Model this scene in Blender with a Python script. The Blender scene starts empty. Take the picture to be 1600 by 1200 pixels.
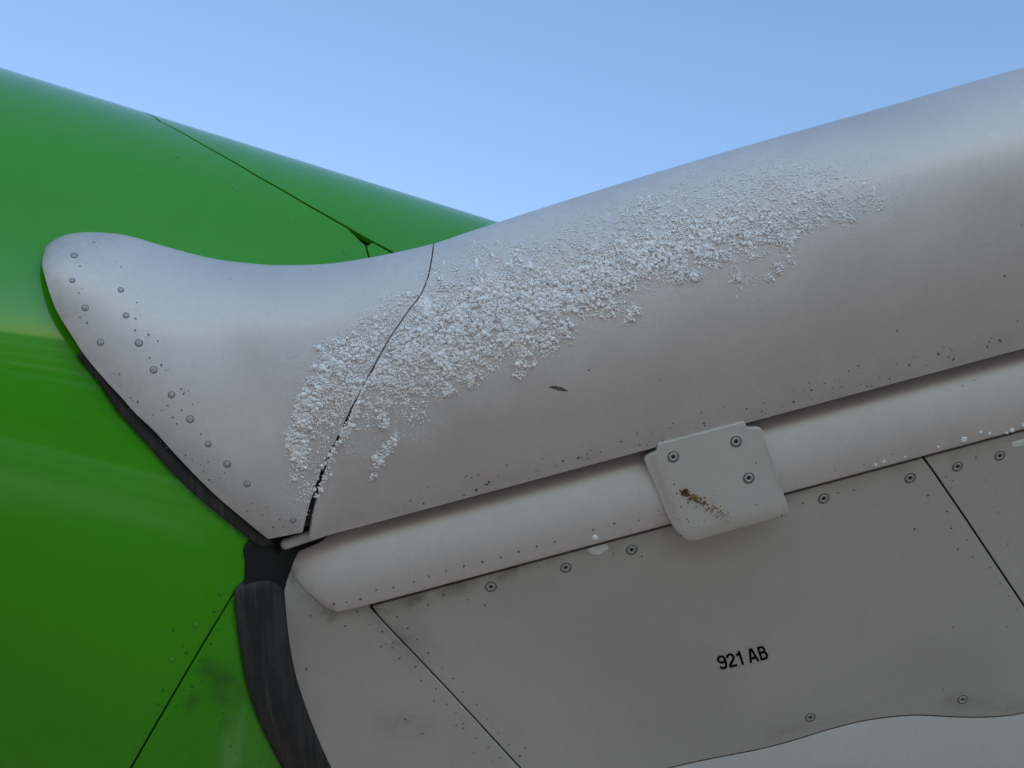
import bpy, math, random
import numpy as np
from mathutils import Matrix, Vector
from mathutils.geometry import delaunay_2d_cdt
R = math.radians
random.seed(4); rng = np.random.default_rng(4)
scene = bpy.context.scene

# ------------------------------------------------------------------ camera
PITCH = R(40); SC = 0.00075; F0 = 1386.0
CAM = np.array([0.0, 0.0, 1.6])
cR = np.array([1.0, 0, 0]); cU = np.array([0, -math.sin(PITCH), math.cos(PITCH)]); cF = np.array([0, math.cos(PITCH), math.sin(PITCH)])
cd = bpy.data.cameras.new('camera'); cam = bpy.data.objects.new('camera', cd); scene.collection.objects.link(cam)
cam.location = CAM; cam.rotation_euler = (math.pi/2 + PITCH, 0, 0)
cd.sensor_width = 36; cd.lens = 36*F0/1600; cd.clip_start = 0.05; cd.clip_end = 5000
scene.camera = cam
# ------------------------------------------------------------------ sky, sun, exposure
SUN_EL, SUN_AZ = R(14), R(-16)          # azimuth measured from +Y towards +X: behind the wing, low on the left
w = bpy.data.worlds.new('World'); scene.world = w; w.use_nodes = True
nt = w.node_tree; nt.nodes.clear()
sky = nt.nodes.new('ShaderNodeTexSky'); sky.sky_type = 'NISHITA'; sky.sun_disc = False
sky.sun_elevation = SUN_EL; sky.sun_rotation = SUN_AZ; sky.altitude = 100
sky.air_density = 1.0; sky.dust_density = 0.4; sky.ozone_density = 2.0
bg = nt.nodes.new('ShaderNodeBackground'); bg.inputs['Strength'].default_value = 0.13
out = nt.nodes.new('ShaderNodeOutputWorld')
nt.links.new(sky.outputs[0], bg.inputs['Color']); nt.links.new(bg.outputs[0], out.inputs[0])
sl = bpy.data.lights.new('sun', 'SUN'); sun = bpy.data.objects.new('sun', sl); scene.collection.objects.link(sun)
sl.energy = 4.0; sl.angle = R(0.5); sl.color = (1.0, 0.88, 0.74)
sd = Vector((math.sin(SUN_AZ)*math.cos(SUN_EL), math.cos(SUN_AZ)*math.cos(SUN_EL), math.sin(SUN_EL)))
sun.rotation_euler = sd.to_track_quat('Z', 'Y').to_euler(); sun.location = sd*20
scene.view_settings.view_transform = 'Standard'; scene.view_settings.look = 'None'
scene.view_settings.exposure = 1.58; scene.view_settings.gamma = 1.0

# ------------------------------------------------------------------ materials
def mat(name, base, rough=0.4, metal=0.0, coat=0.0, coat_rough=0.1, spec=0.5, mott=0.06, mott_scale=6.0, fine=0.03,
        bump=0.0, bump_scale=40, wave=0.0, wave_scale=3, dirt=(0.10, 0.085, 0.07), dirt_amt=0.0, film=0.0, streak=None, rv=0.08):
    m = bpy.data.materials.new(name); m.use_nodes = True; n = m.node_tree; n.nodes.clear()
    N = lambda t: n.nodes.new(t); L = n.links.new
    o = N('ShaderNodeOutputMaterial'); p = N('ShaderNodeBsdfPrincipled'); L(p.outputs[0], o.inputs[0])
    tc = N('ShaderNodeTexCoord')
    def noise(scale, det=4, rgh=0.55, vec=None):
        x = N('ShaderNodeTexNoise'); x.inputs['Scale'].default_value = scale; x.inputs['Detail'].default_value = det
        x.inputs['Roughness'].default_value = rgh; L(vec if vec else tc.outputs['Object'], x.inputs['Vector']); return x
    def mix(a, b, f, mode='MIX'):
        x = N('ShaderNodeMix'); x.data_type = 'RGBA'; x.blend_type = mode
        for s, v in ((x.inputs[6], a), (x.inputs[7], b)):
            if isinstance(v, tuple): s.default_value = (*v, 1) if len(v) == 3 else v
            else: L(v, s)
        if isinstance(f, float): x.inputs[0].default_value = f
        else: L(f, x.inputs[0])
        return x.outputs[2]
    def mr(v, a, b, c, d):
        x = N('ShaderNodeMapRange'); L(v, x.inputs[0])
        for i, q in enumerate((a, b, c, d)): x.inputs[i+1].default_value = q
        return x.outputs[0]
    def math_(op, a, b):
        x = N('ShaderNodeMath'); x.operation = op
        for s, v in ((x.inputs[0], a), (x.inputs[1], b)):
            if isinstance(v, (int, float)): s.default_value = v
            else: L(v, s)
        return x.outputs[0]
    n1 = noise(mott_scale); n2 = noise(180, 3)
    g1 = mr(n1.outputs[0], .3, .7, 1-mott, 1+mott); g2 = mr(n2.outputs[0], .3, .7, 1-fine, 1+fine)
    g = math_('MULTIPLY', g1, g2)
    vm = N('ShaderNodeVectorMath'); vm.operation = 'SCALE'; vm.inputs[0].default_value = base; L(g, vm.inputs['Scale'])
    col = vm.outputs[0]
    mps = N('ShaderNodeMapping'); mps.inputs['Scale'].default_value = (60, 9, 9); L(tc.outputs['Object'], mps.inputs[0])
    nst = noise(1.0, 3, .6, mps.outputs[0]); sc_ = N('ShaderNodeVectorMath'); sc_.operation = 'SCALE'; L(col, sc_.inputs[0]); L(mr(nst.outputs[0], .3, .7, .985, 1.012), sc_.inputs['Scale']); col = sc_.outputs[0]
    if streak:
        mp = N('ShaderNodeMapping'); mp.inputs['Scale'].default_value = streak; L(tc.outputs['Object'], mp.inputs[0])
        ns = noise(1.0, 5, .6, mp.outputs[0]); col = mix(col, (0.075, 0.066, 0.058), mr(ns.outputs[0], .48, .72, 0, .6))
    # sparse pits and specks of dirt
    if dirt_amt > 0:
        v = N('ShaderNodeTexVoronoi'); v.inputs['Scale'].default_value = 55; L(tc.outputs['Object'], v.inputs['Vector'])
        sp = mr(v.outputs['Distance'], .035, .07, 1, 0); nn = noise(9, 2)
        rnd = N('ShaderNodeSeparateColor'); L(v.outputs['Color'], rnd.inputs[0])
        sp = math_('MULTIPLY', sp, mr(rnd.outputs[0], .78, .82, 0, 1)); sp = math_('MULTIPLY', sp, mr(nn.outputs[0], .42, .6, .15, .8))
        col = mix(col, tuple(0.35*c for c in base), sp)
        at = N('ShaderNodeAttribute'); at.attribute_name = 'dirt'
        nd = noise(38, 6, .65); nd2 = noise(140, 3, .6)
        dm = math_('MULTIPLY', at.outputs['Fac'], mr(nd.outputs[0], .3, .68, .2, 1.25)); dm = math_('MULTIPLY', dm, mr(nd2.outputs[0], .3, .7, .6, 1.1))
        dm = math_('MINIMUM', math_('MULTIPLY', dm, dirt_amt), 0.9)
        col = mix(col, dirt, dm)
    if film > 0:
        af = N('ShaderNodeAttribute'); af.attribute_name = 'film'
        nf = noise(420, 3, .6); nf2 = noise(60, 4, .6)
        fm = math_('MULTIPLY', af.outputs['Fac'], mr(nf.outputs[0], .36, .62, .15, 1)); fm = math_('MULTIPLY', fm, mr(nf2.outputs[0], .3, .6, .35, 1))
        fm = math_('MULTIPLY', fm, film); col = mix(col, (.70, .66, .67), fm)
        rg = math_('ADD', mr(n1.outputs[0], .3, .7, rough-.04, rough+.05), math_('MULTIPLY', fm, .5)); L(rg, p.inputs['Roughness'])
    else:
        L(mr(noise(25, 5).outputs[0], .3, .7, rough*(1-rv), rough*(1+rv)), p.inputs['Roughness'])
    L(col, p.inputs['Base Color'])
    p.inputs['Metallic'].default_value = metal; p.inputs['Coat Weight'].default_value = coat
    p.inputs['Coat Roughness'].default_value = coat_rough; p.inputs['Specular IOR Level'].default_value = spec
    last = None
    if wave > 0:
        b = N('ShaderNodeBump'); b.inputs['Strength'].default_value = 1.0; b.inputs['Distance'].default_value = wave
        L(noise(wave_scale, 2, .45).outputs[0], b.inputs['Height']); last = b
    if bump > 0:
        b = N('ShaderNodeBump'); b.inputs['Strength'].default_value = 1.0; b.inputs['Distance'].default_value = bump
        L(noise(bump_scale, 4, .6).outputs[0], b.inputs['Height'])
        if last: L(last.outputs[0], b.inputs['Normal'])
        last = b
    if last:
        L(last.outputs[0], p.inputs['Normal']); L(last.outputs[0], p.inputs['Coat Normal'])
    return m
GREY = (0.42, 0.405, 0.395)
M = dict(
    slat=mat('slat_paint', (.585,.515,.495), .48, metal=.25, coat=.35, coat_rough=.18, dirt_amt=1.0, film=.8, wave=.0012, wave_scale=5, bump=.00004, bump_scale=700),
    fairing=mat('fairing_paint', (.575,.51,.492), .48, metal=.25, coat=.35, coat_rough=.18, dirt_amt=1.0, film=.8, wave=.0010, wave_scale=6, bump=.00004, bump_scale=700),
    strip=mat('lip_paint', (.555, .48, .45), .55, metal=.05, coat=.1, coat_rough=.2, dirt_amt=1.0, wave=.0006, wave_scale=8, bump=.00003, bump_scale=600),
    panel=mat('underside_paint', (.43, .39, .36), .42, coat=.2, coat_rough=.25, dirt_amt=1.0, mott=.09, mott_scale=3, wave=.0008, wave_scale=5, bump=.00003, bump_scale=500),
    blister=mat('blister_paint', (.47, .42, .395), .5, coat=.1, coat_rough=.25, dirt_amt=.6, wave=.0005, wave_scale=6),
    plate=mat('cover_paint', (.50, .44, .405), .38, coat=.3, coat_rough=.2, dirt_amt=1.0, bump=.00005, bump_scale=400),
    green=mat('green_paint', (.046, .285, .003), .30, coat=.7, coat_rough=.05, spec=.1, mott=.03, mott_scale=5, fine=.01, dirt=(.02, .05, .015), dirt_amt=1.0, wave=.0035, wave_scale=2.6),
    gap_shade=mat('gap_shade_black', (.008, .0078, .0082), .65, spec=.3, mott=.3, mott_scale=30, bump=.0001, bump_scale=200),  # black that stands for the shade in the corner gap
    rubber=mat('rubber', (.013, .0125, .014), .6, mott=.3, mott_scale=30, streak=(150, 9, 9), bump=.00006, bump_scale=400),
    dark=mat('dark_cavity', (.04, .036, .033), .8), gframe=mat('green_frame', (.004, .03, .008), .6),
    rivet=mat('rivet_paint', (.36, .33, .325), .35, coat=.3),
    screw=mat('screw_head', (.36, .35, .34), .38, metal=.35, mott=.2, mott_scale=200),
    groove=mat('groove_and_shadow_ring', (.10, .095, .085), .7, mott=.3, mott_scale=300),  # screw grooves, and the shadow ring painted round rivets
    hole=mat('screw_recess', (.012, .012, .012), .8),
    speck=mat('dark_speck', (.12, .11, .10), .6),
    gspeck=mat('green_rivet_mark', (.015, .09, .012), .5),
    ink=mat('black_lettering', (.004, .004, .004), .8, spec=.1),
    rust=mat('rust_stain', (.22, .105, .03), .8, mott=.5, mott_scale=250),
    rustd=mat('dark_rust_stain', (.105, .058, .022), .8, mott=.4, mott_scale=300),
    chip=mat('bare_sealant', (.62, .61, .58), .6, mott=.12, mott_scale=120),
    ice=mat('ice_drop', (.82, .84, .88), .35),
)
m = bpy.data.materials.new('frost'); m.use_nodes = True; p = m.node_tree.nodes['Principled BSDF']
p.inputs['Base Color'].default_value = (.88, .83, .835, 1); p.inputs['Roughness'].default_value = .6
p.inputs['Subsurface Weight'].default_value = .25; p.inputs['Subsurface Scale'].default_value = .0015
p.inputs['Subsurface Radius'].default_value = (.8, 1, 1)
M['frost'] = m

# ------------------------------------------------------------------ helpers
def smooth(x): x = np.clip(x, 0, 1); return x*x*(3-2*x)
def W(px, py, d):
    """a point given by the direction (px, py) and the distance F0+d along the axis, in metres"""
    px, py, d = np.broadcast_arrays(np.asarray(px, float), np.asarray(py, float), np.asarray(d, float))
    k = (F0 + d)/F0*SC
    return CAM + ((px-800)*k)[..., None]*cR + ((600-py)*k)[..., None]*cU + ((F0+d)*SC)[..., None]*cF
def crv(pts, step=6):
    """Catmull-Rom curve through the points"""
    P = np.array(pts, float); Q = np.vstack([2*P[0]-P[1], P, 2*P[-1]-P[-2]]); o = []
    for i in range(1, len(Q)-2):
        p0, p1, p2, p3 = Q[i-1:i+3]; n = max(2, int(np.hypot(*(p2-p1))/step))
        t = np.arange(n)[:, None]/n
        o.append(.5*((2*p1)+(-p0+p2)*t+(2*p0-5*p1+4*p2-p3)*t*t+(-p0+3*p1-3*p2+p3)*t**3))
    o.append(P[-1:]); return np.vstack(o)
def rpoly(items, step=8):
    """closed outline; an item is (x, y, radius) for a corner or an array for a ready-made curve"""
    pts = []
    n = len(items)
    def ends(it): return (it[0][:2], it[-1][:2]) if isinstance(it, np.ndarray) else (np.array(it[:2], float),)*2
    for i, it in enumerate(items):
        if isinstance(it, np.ndarray): pts += list(it); continue
        c = np.array(it[:2], float); r = it[2] if len(it) > 2 else 0
        a = ends(items[i-1])[1]; b = ends(items[(i+1) % n])[0]
        if r <= 0: pts.append(c); continue
        u = (a-c)/np.hypot(*(a-c)); v = (b-c)/np.hypot(*(b-c))
        k = max(4, int(r/2))
        for t in np.linspace(0, 1, k): pts.append((1-t)**2*(c+u*r)+2*t*(1-t)*c+t*t*(c+v*r))
    o = []
    for i in range(len(pts)):
        a = pts[i]; b = pts[(i+1) % len(pts)]; L = np.hypot(*(b-a))
        if L < .3: continue
        k = max(1, int(L/step))
        for j in range(k): o.append(a+(b-a)*j/k)
    return np.array(o)
def inside(P, poly):
    x, y = P[:, 0], P[:, 1]; r = np.zeros(len(P), bool)
    for i in range(len(poly)):
        x1, y1 = poly[i]; x2, y2 = poly[i-1]
        c = ((y1 > y) != (y2 > y))
        if y1 != y2: r ^= c & (x < (x2-x1)*(y-y1)/(y2-y1)+x1)
    return r
def dist_poly(P, poly, closed=True):
    best = np.full(len(P), 1e9)
    A = poly; B = np.roll(poly, -1, 0)
    if not closed: A, B = A[:-1], B[:-1]
    for a, b in zip(A, B):
        d = b-a; L2 = max(d@d, 1e-9); t = np.clip(((P-a)@d)/L2, 0, 1)
        q = P-(a+t[:, None]*d); np.minimum(best, np.hypot(q[:, 0], q[:, 1]), out=best)
    return best
AIR = bpy.data.objects.new('aircraft', None); scene.collection.objects.link(AIR)
AIR.location = W(800, 700, 0); AIR.empty_display_size = .1
AIR['label'] = 'aircraft with a green fuselage and a light grey wing root whose leading edge is frosted'
AIR['category'] = 'aircraft'
def link(name, me, parent):
    o = bpy.data.objects.new(name, me); scene.collection.objects.link(o)
    if parent:
        o.parent = parent; o.matrix_parent_inverse = Matrix.Translation(Vector(AIR.location)).inverted() if parent == AIR else Matrix.Identity(4)
    return o
def mesh(name, V, Fc, mats, parent=None, nrm=None, smooth=True, midx=None, attrs=None):
    me = bpy.data.meshes.new(name); V = np.asarray(V)
    me.from_pydata(V.tolist(), [], [tuple(map(int, f)) for f in Fc] if not isinstance(Fc, list) else Fc)
    for mm in (mats if isinstance(mats, (list, tuple)) else [mats]): me.materials.append(mm)
    if midx is not None: me.polygons.foreach_set('material_index', np.asarray(midx, np.int32))
    me.polygons.foreach_set('use_smooth', np.full(len(me.polygons), smooth))
    for k, v in (attrs or {}).items():
        a = me.attributes.new(k, 'FLOAT', 'POINT'); a.data.foreach_set('value', np.asarray(v, np.float32))
    me.update()
    if nrm is not None: me.normals_split_custom_set_from_vertices(np.asarray(nrm).tolist())
    return link(name, me, parent)
def normals(mapf, P, h=.5):
    du = mapf(P+[h, 0])-mapf(P-[h, 0]); dv = mapf(P+[0, h])-mapf(P-[0, h])
    n = -np.cross(du, dv); return n/np.maximum(np.linalg.norm(n, axis=1), 1e-12)[:, None]
def sheet(name, outline, mapf, mt, res=10, bevel=2.0, thick=8.0, parent=AIR, attr=None, lift=0.0, cap=True):
    """a panel with real thickness: outline in the surface's own coordinates, rounded rim, closed back"""
    B = np.asarray(outline, float)
    if (B[:, 0]*np.roll(B[:, 1], -1)-B[:, 1]*np.roll(B[:, 0], -1)).sum() < 0: B = B[::-1]
    T = np.roll(B, -1, 0)-np.roll(B, 1, 0); T /= np.maximum(np.hypot(T[:, 0], T[:, 1]), 1e-9)[:, None]
    O = np.stack([T[:, 1], -T[:, 0]], 1)
    I = B-O*bevel
    lo, hi = B.min(0), B.max(0)
    gx, gy = np.meshgrid(np.arange(lo[0]+res/2, hi[0], res), np.arange(lo[1]+res/2, hi[1], res))
    G = np.stack([gx.ravel(), gy.ravel()], 1); G = G[inside(G, I)]
    G = G[dist_poly(G, I) > res*.35]
    n = len(I); P2 = [tuple(p) for p in np.vstack([I, G])]
    r = delaunay_2d_cdt([Vector(p) for p in P2], [(i, (i+1) % n) for i in range(n)], [], 0, 1e-4)
    VV = np.array([tuple(v) for v in r[0]]); tri = np.array([f for f in r[2] if len(f) == 3])
    cen = VV[tri].mean(1); tri = tri[inside(cen, I)]
    a = VV[tri[:, 1]]-VV[tri[:, 0]]; b = VV[tri[:, 2]]-VV[tri[:, 0]]; area = a[:, 0]*b[:, 1]-a[:, 1]*b[:, 0]
    tri = tri[np.abs(area) > 1e-6]; area = area[np.abs(area) > 1e-6]
    tri[area > 0] = tri[area > 0][:, ::-1]
    N0 = normals(mapf, VV); V0 = mapf(VV)+N0*lift*SC
    verts = [V0]; nr = [N0]; par = [VV]; faces = tri.tolist()
    NB = normals(mapf, B); P0 = mapf(B); OD = mapf(B+O)-mapf(B-O); OD /= np.maximum(np.linalg.norm(OD, axis=1), 1e-12)[:, None]
    base = len(VV); rings = []
    for th in (0, 30, 60, 90, 'd'):
        t = R(90) if th == 'd' else R(th)
        off = -bevel+bevel*math.sin(t); dr = thick if th == 'd' else bevel*(1-math.cos(t))
        Q = B+O*off
        verts.append(mapf(Q)+normals(mapf, Q)*(lift-dr)*SC); nr.append(math.cos(t)*NB+math.sin(t)*OD); par.append(Q)
        rings.append(base); base += n
    for a_, b_ in zip(rings[:-1], rings[1:]):
        for i in range(n):
            j = (i+1) % n; faces.append((a_+i, a_+j, b_+j, b_+i))
    if cap:
        verts.append(V0-N0*thick*SC); nr.append(-N0); par.append(VV)
        faces += (tri[:, ::-1]+base).tolist()
    PA = np.vstack(par); at = {k: f(PA) for k, f in attr.items()} if attr else None
    return mesh(name, np.vstack(verts), faces, mt, parent, np.vstack(nr), attrs=at)
def loft(name, G, mt, parent=AIR, flip=False):
    """closed thin body over a grid of points"""
    a, b = G.shape[:2]; V = G.reshape(-1, 3)
    f = [(i*b+j, i*b+j+1, (i+1)*b+j+1, (i+1)*b+j) for i in range(a-1) for j in range(b-1)]
    if flip: f = [q[::-1] for q in f]
    return mesh(name, V, f, mt, parent)

# ------------------------------------------------------------------ the wing's surfaces
TE = lambda x: 845-.2686*(np.asarray(x, float)-483)              # trailing edge of the slat
_top = crv([(-400, 640), (-200, 480), (0, 455), (45, 422), (62, 397), (72, 384), (82, 376), (95, 369), (112, 364.5), (132, 362.5), (160, 363), (200, 368), (260, 385), (330, 403), (400, 412), (450, 414), (520, 411), (600, 398), (675, 381), (730, 363), (800, 340), (900, 308), (1000, 277), (1100, 247), (1200, 218), (1300, 190), (1400, 162), (1500, 133), (1600, 105), (1800, 49), (2100, -34), (2600, -173), (3200, -340)], 4)
ytop = lambda x: np.interp(x, _top[:, 0], _top[:, 1])
us = np.linspace(-2.6, 1.25, 3081)
phi = np.where(us >= 0, -27+82*np.clip(1-us, 0, 1)**1.9+35*np.exp(-np.maximum(us, 0)/.055), 90+64*(1-np.exp(np.minimum((82*1.9+35/.055)/64*us, 0))))
phr = np.radians(phi); i0 = np.searchsorted(us, 0)
Ai = np.concatenate([[0], np.cumsum(np.cos(phr[:-1])*np.diff(us))]); Ai -= Ai[i0]
Bi = np.concatenate([[0], np.cumsum(-np.sin(phr[:-1])*np.diff(us))]); Bi -= Bi[i0]
i1 = np.searchsorted(us, 1); A1 = Ai[i1]; Ai = Ai/A1; Bi = Bi/A1
TS = 560.0                                                        # scale of the profile coordinate, about pixels
def H(x): return TE(x)-ytop(x)
DOFF = -50.5-float(np.interp(1, us, Bi)*H(500.0))
def shell_raw(X, T):
    u = T/TS; h = H(X); kk = 1-.50*smooth((470-X)/420); d0 = -70*smooth((430-X)/420); a = np.interp(u, us, Ai); b = np.interp(u, us, Bi)
    return X, ytop(X)+h*a, h*b*kk+d0+DOFF
def sinv(px, py):
    a = (np.asarray(py, float)-ytop(px))/H(px); k = us >= 0
    return np.stack([np.asarray(px, float), np.interp(a, Ai[k], us[k])*TS], -1)
D_TE = float(shell_raw(500.0, TS)[2]); print('depth at slat TE', D_TE, 'near', float(np.min(Bi)*H(500.0)))
# fuselage: a tapering tube
FR = 640.0; FN = -85.0
Ax, Ay = .955, .2966; Nx, Ny = -.2966, .955
_ga = np.linspace(-1000, 3200, 4201); _gs = np.interp(_ga, [-1000, 540, 700, 3200], [.35, .35, 1.3, 1.0]); _gv = np.cumsum(_gs); _gv -= _gv[1600]
def g_ax(a): return np.interp(a, _ga, _gv)
fs_ = np.linspace(-2000, 2100, 4101)
fk = np.interp(fs_, [-2000, 350, 700, 1300, 1500, 2100], [1/470, 1/470, 1/930, 1/930, 1/420, 1/420])
fph = math.pi/2-np.cumsum(fk)+np.cumsum(fk)[2000]
fe = np.cumsum(np.cos(fph)); fe -= fe[2000]
fdd = np.cumsum(-np.sin(fph)); fdd -= fdd[2000]; fdd -= fdd[2000:3400].min()
def fus_map(P, lift=0):
    a, s = P[:, 0], P[:, 1]; ph = np.interp(s, fs_, fph)
    e = np.interp(s, fs_, fe)+lift*np.sin(ph); d = FN+np.interp(s, fs_, fdd)+lift*np.cos(ph)+g_ax(a)
    return W(Ax*a+Nx*e, 105+Ay*a+Ny*e, d)
def finv(px, py):
    px = np.asarray(px, float); y = np.asarray(py, float)-105
    a = Ax*px+Ay*y; e = Nx*px+Ny*y
    return np.stack([a, np.interp(e, fe[2000:3500], fs_[2000:3500])], -1)
def fus_depth(px, py):
    q = finv(px, py); return FN+np.interp(q[..., 1], fs_, fdd)+g_ax(q[..., 0])
# left edge of the root fairing, as seen
LEDGE = crv([(150, 363), (118, 365), (90, 373), (74, 384), (66, 400), (65, 414), (69, 432), (78, 462), (90, 490), (112, 525), (133, 557), (165, 595), (190, 622), (212, 647), (240, 673), (280, 717), (333, 771), (387, 817), (419, 843)], 6)
def _corr():
    L = LEDGE[5::4]; q = sinv(L[:, 0], np.maximum(L[:, 1], ytop(L[:, 0])+6)); raw = shell_raw(q[:, 0], q[:, 1])[2]
    return L, fus_depth(L[:, 0], L[:, 1])-20-raw
_cc = None
def shell_map(P, drop=0):
    """the shell, eased back on its left so that its edge lies along the fuselage"""
    global _cc
    if _cc is None: _cc = _corr()
    X, T = P[:, 0], P[:, 1]; px, py, d = shell_raw(X, T); d = d.copy()
    k = np.nonzero(px < 560)[0]; L, c = _cc
    if len(k):
        qx, qy = px[k], py[k]; sw = np.zeros(len(k)); sc = np.zeros(len(k)); dm = np.full(len(k), 1e9)
        for (lx, ly), ci in zip(L, c):
            r2 = (qx-lx)**2+(qy-ly)**2; w_ = 1/(r2+55**2)**1.6; sw += w_; sc += w_*ci
        xl = np.interp(qy, LEDGE[12:, 1], LEDGE[12:, 0])
        fall = 1-smooth((qx-xl-10)/260)
        d[k] += sc/sw*fall*smooth((560-qx)/160)
    return W(px, py, d+drop)
# strip (fixed nose behind the slat) and the underside, as depth over distance v below the slat edge
vv = np.linspace(-120, 1500, 3241)
phs = np.where(vv < 115, np.interp(vv, [-120, -30, 0, 40, 100, 115], [72, 56, 39, 9, -24, -27]), -27)
DS = np.concatenate([[0], np.cumsum(-np.tan(np.radians(phs[:-1]))*np.diff(vv))]); DS -= np.interp(0, vv, DS)
V_ = lambda px, py: (np.asarray(py, float)-TE(px))*.966
def strip_depth(px, py): return D_TE+34+np.interp(V_(px, py), vv, DS)
D122 = float(np.interp(122, vv, DS))+D_TE+34
def panel_depth(px, py):
    v = V_(px, py); return np.where(v > 122, D122+7+.50*(v-122), D_TE+34+np.interp(np.minimum(v, 122), vv, DS)+7)
strip_map = lambda P: W(P[:, 0], P[:, 1], strip_depth(P[:, 0], P[:, 1]))
def strip_map(P):
    x, y = P[:, 0], P[:, 1]; d = strip_depth(x, y)
    e = smooth((500-x+.45*(y-870))/60)*1.0                 # inboard end turns in
    return W(x, y, d+6*e)
panel_map = lambda P: W(P[:, 0], P[:, 1], panel_depth(P[:, 0], P[:, 1]))

# ------------------------------------------------------------------ frost density, used by paint film and crystals
CORE = [(x, y, r, k*(1.0 if x < 1000 else 1.0-.22*min(1, (x-1000)/300))) for x, y, r, k in [(462,680,16,1.0),(466,705,20,1.15),(468,725,14,1.0),(475,655,20,1.15),(486,630,22,1.1),(498,600,22,1.0),(505,578,20,1.),(500,548,10,.9),(462,745,9,.7),
        (525,560,32,.95),(540,600,38,.8),(520,640,34,.65),(560,545,34,.8),(500,680,26,.5),(590,520,34,.7),(560,640,34,.62),(600,580,44,.85),(640,545,48,.95),(670,500,44,.95),(640,610,34,.65),
        (700,545,52,1.02),(735,500,56,1.08),(690,590,34,.75),(770,470,56,1.05),(800,510,46,1.),(845,470,50,1.05),(760,555,30,.7),(820,560,20,.95),(812,580,10,.8),(850,535,22,.95),(880,515,20,1.),(740,590,18,.8),(700,608,14,1.0),
        (905,450,46,1.02),(950,425,46,1.0),(1000,405,44,1.0),(950,470,28,.9),(990,485,13,1.05),(985,498,9,1.),(1040,385,46,.95),(1060,425,22,.95),(1085,432,12,1.05),(1100,370,44,.95),(1150,355,42,.9),(1130,400,24,.8),
        (1200,345,40,.88),(1180,385,20,.8),(1230,375,18,.95),(1250,335,36,.8),(1215,420,11,.9),(1203,433,8,.95),(1235,408,12,.7),(1290,322,34,.7),(1330,345,10,1.),(1320,340,14,.8),(1340,310,30,.5),(1372,318,14,.5),(1150,440,9,.7),(1160,430,30,.35),
        (604,703,11,1.15),(612,690,10,1.15),(594,717,12,1.15),(584,726,9,1.),(618,680,7,1.),(600,665,9,.95),(597,650,12,.85),(602,630,14,.8),(580,748,4,.9),(588,742,4,.9),(660,650,10,.6),(640,650,14,.5),
        (495,740,20,.4),(480,765,22,.38),(465,770,14,.3),(640,480,30,.55),(610,495,30,.5),(700,450,44,.58),(760,420,44,.52),(830,420,46,.62),(900,395,46,.58),(960,370,48,.56),(1020,345,46,.62),(1080,325,46,.5),(1150,310,42,.5),(1210,300,38,.54),(1260,290,36,.46),(1300,285,30,.38)]]
for t in np.linspace(0, 1, 16):                                     # the frost roll that grew along the seam
    CORE.append((598-t*62+6*math.sin(9*t), 548+t*125, 8, 1.15))
for t in np.linspace(0, 1, 12): CORE.append((533-t*42, 683+t*100, 6.5-2*t, 1.0-.25*t))
DUST = [(480,690,60,.5),(520,600,90,.5),(600,560,100,.5),(700,500,110,.55),(800,450,110,.55),(900,420,110,.5),(1000,380,105,.5),(1100,350,100,.5),(1200,320,90,.5),(1300,300,80,.42),(1360,300,60,.3),(480,750,50,.4),(470,790,30,.3),(640,650,50,.4),(760,600,40,.35),(880,560,35,.35),(1000,510,40,.3),(1200,430,50,.35),(1420,330,50,.15),(550,660,70,.45)]
def field(P, blobs):
    f = np.zeros(len(P))
    for x, y, r, w_ in blobs:
        r2 = ((P[:, 0]-x)**2+(P[:, 1]-y)**2)/(r*1.25)**2
        k = r2 < 1; f[k] = np.maximum(f[k], w_*(1-r2[k]**1.3))
    return f
_seamf = None
def gapf(P):
    d = dist_poly(P, _seamc, False); return np.where(P[:, 1] < 660, np.clip((d-.6)/2.0+1.3*(vnoise(P, 26, 41)-.42)*(P[:, 1] > 470), 0, 1), 1.0)
_tab = {}
def vnoise(P, cell, seed, ax=1.0):
    if seed not in _tab: _tab[seed] = np.random.default_rng(seed).random((257, 257))
    t = _tab[seed]; q = P/[cell*ax, cell]; i = np.floor(q).astype(int); f = q-i; f = f*f*(3-2*f)
    g = lambda a, b: t[(i[:, 0]+a) % 257, (i[:, 1]+b) % 257]
    return (g(0, 0)*(1-f[:, 0])+g(1, 0)*f[:, 0])*(1-f[:, 1])+(g(0, 1)*(1-f[:, 0])+g(1, 1)*f[:, 0])*f[:, 1]
def to_px(P3):
    q = P3-CAM; z = q@cF; return np.stack([800+F0*(q@cR)/z, 600-F0*(q@cU)/z], 1)

# ------------------------------------------------------------------ fuselage
S1 = [(215, 168), (228, 176), (250, 190), (320, 228), (400, 274), (480, 320), (569, 371), (610, 393), (700, 442), (900, 550), (1150, 690)]
S2 = [(569, 371), (576, 398), (590, 480), (570, 620), (500, 780), (420, 870), (367, 926), (330, 986), (286, 1060), (245, 1130), (205, 1200), (150, 1296), (100, 1385)]
s1 = finv(*np.array(S1).T); s1[0, 1] = 8
s1 = np.vstack([[s1[0, 0]-60, -260], [s1[0, 0]-32, -90], [s1[0, 0]-10, -20], s1, [2600, s1[-1, 1]+500]])
s2 = finv(*np.array(S2).T); s2 = np.vstack([s2, [s2[-1, 0]-160, 1950]])
def dens(P, step=14):
    o = []
    for a, b in zip(P[:-1], P[1:]):
        k = max(1, int(np.hypot(*(b-a))/step)); o += [a+(b-a)*j/k for j in range(k)]
    return np.vstack([np.array(o), P[-1:]])
def offset(P, d):
    T = np.gradient(P, axis=0); T /= np.hypot(T[:, 0], T[:, 1])[:, None]; return P+np.stack([T[:, 1], -T[:, 0]], 1)*d
g_ = 1.7
s1d, s2d = dens(s1), dens(s2)
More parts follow.
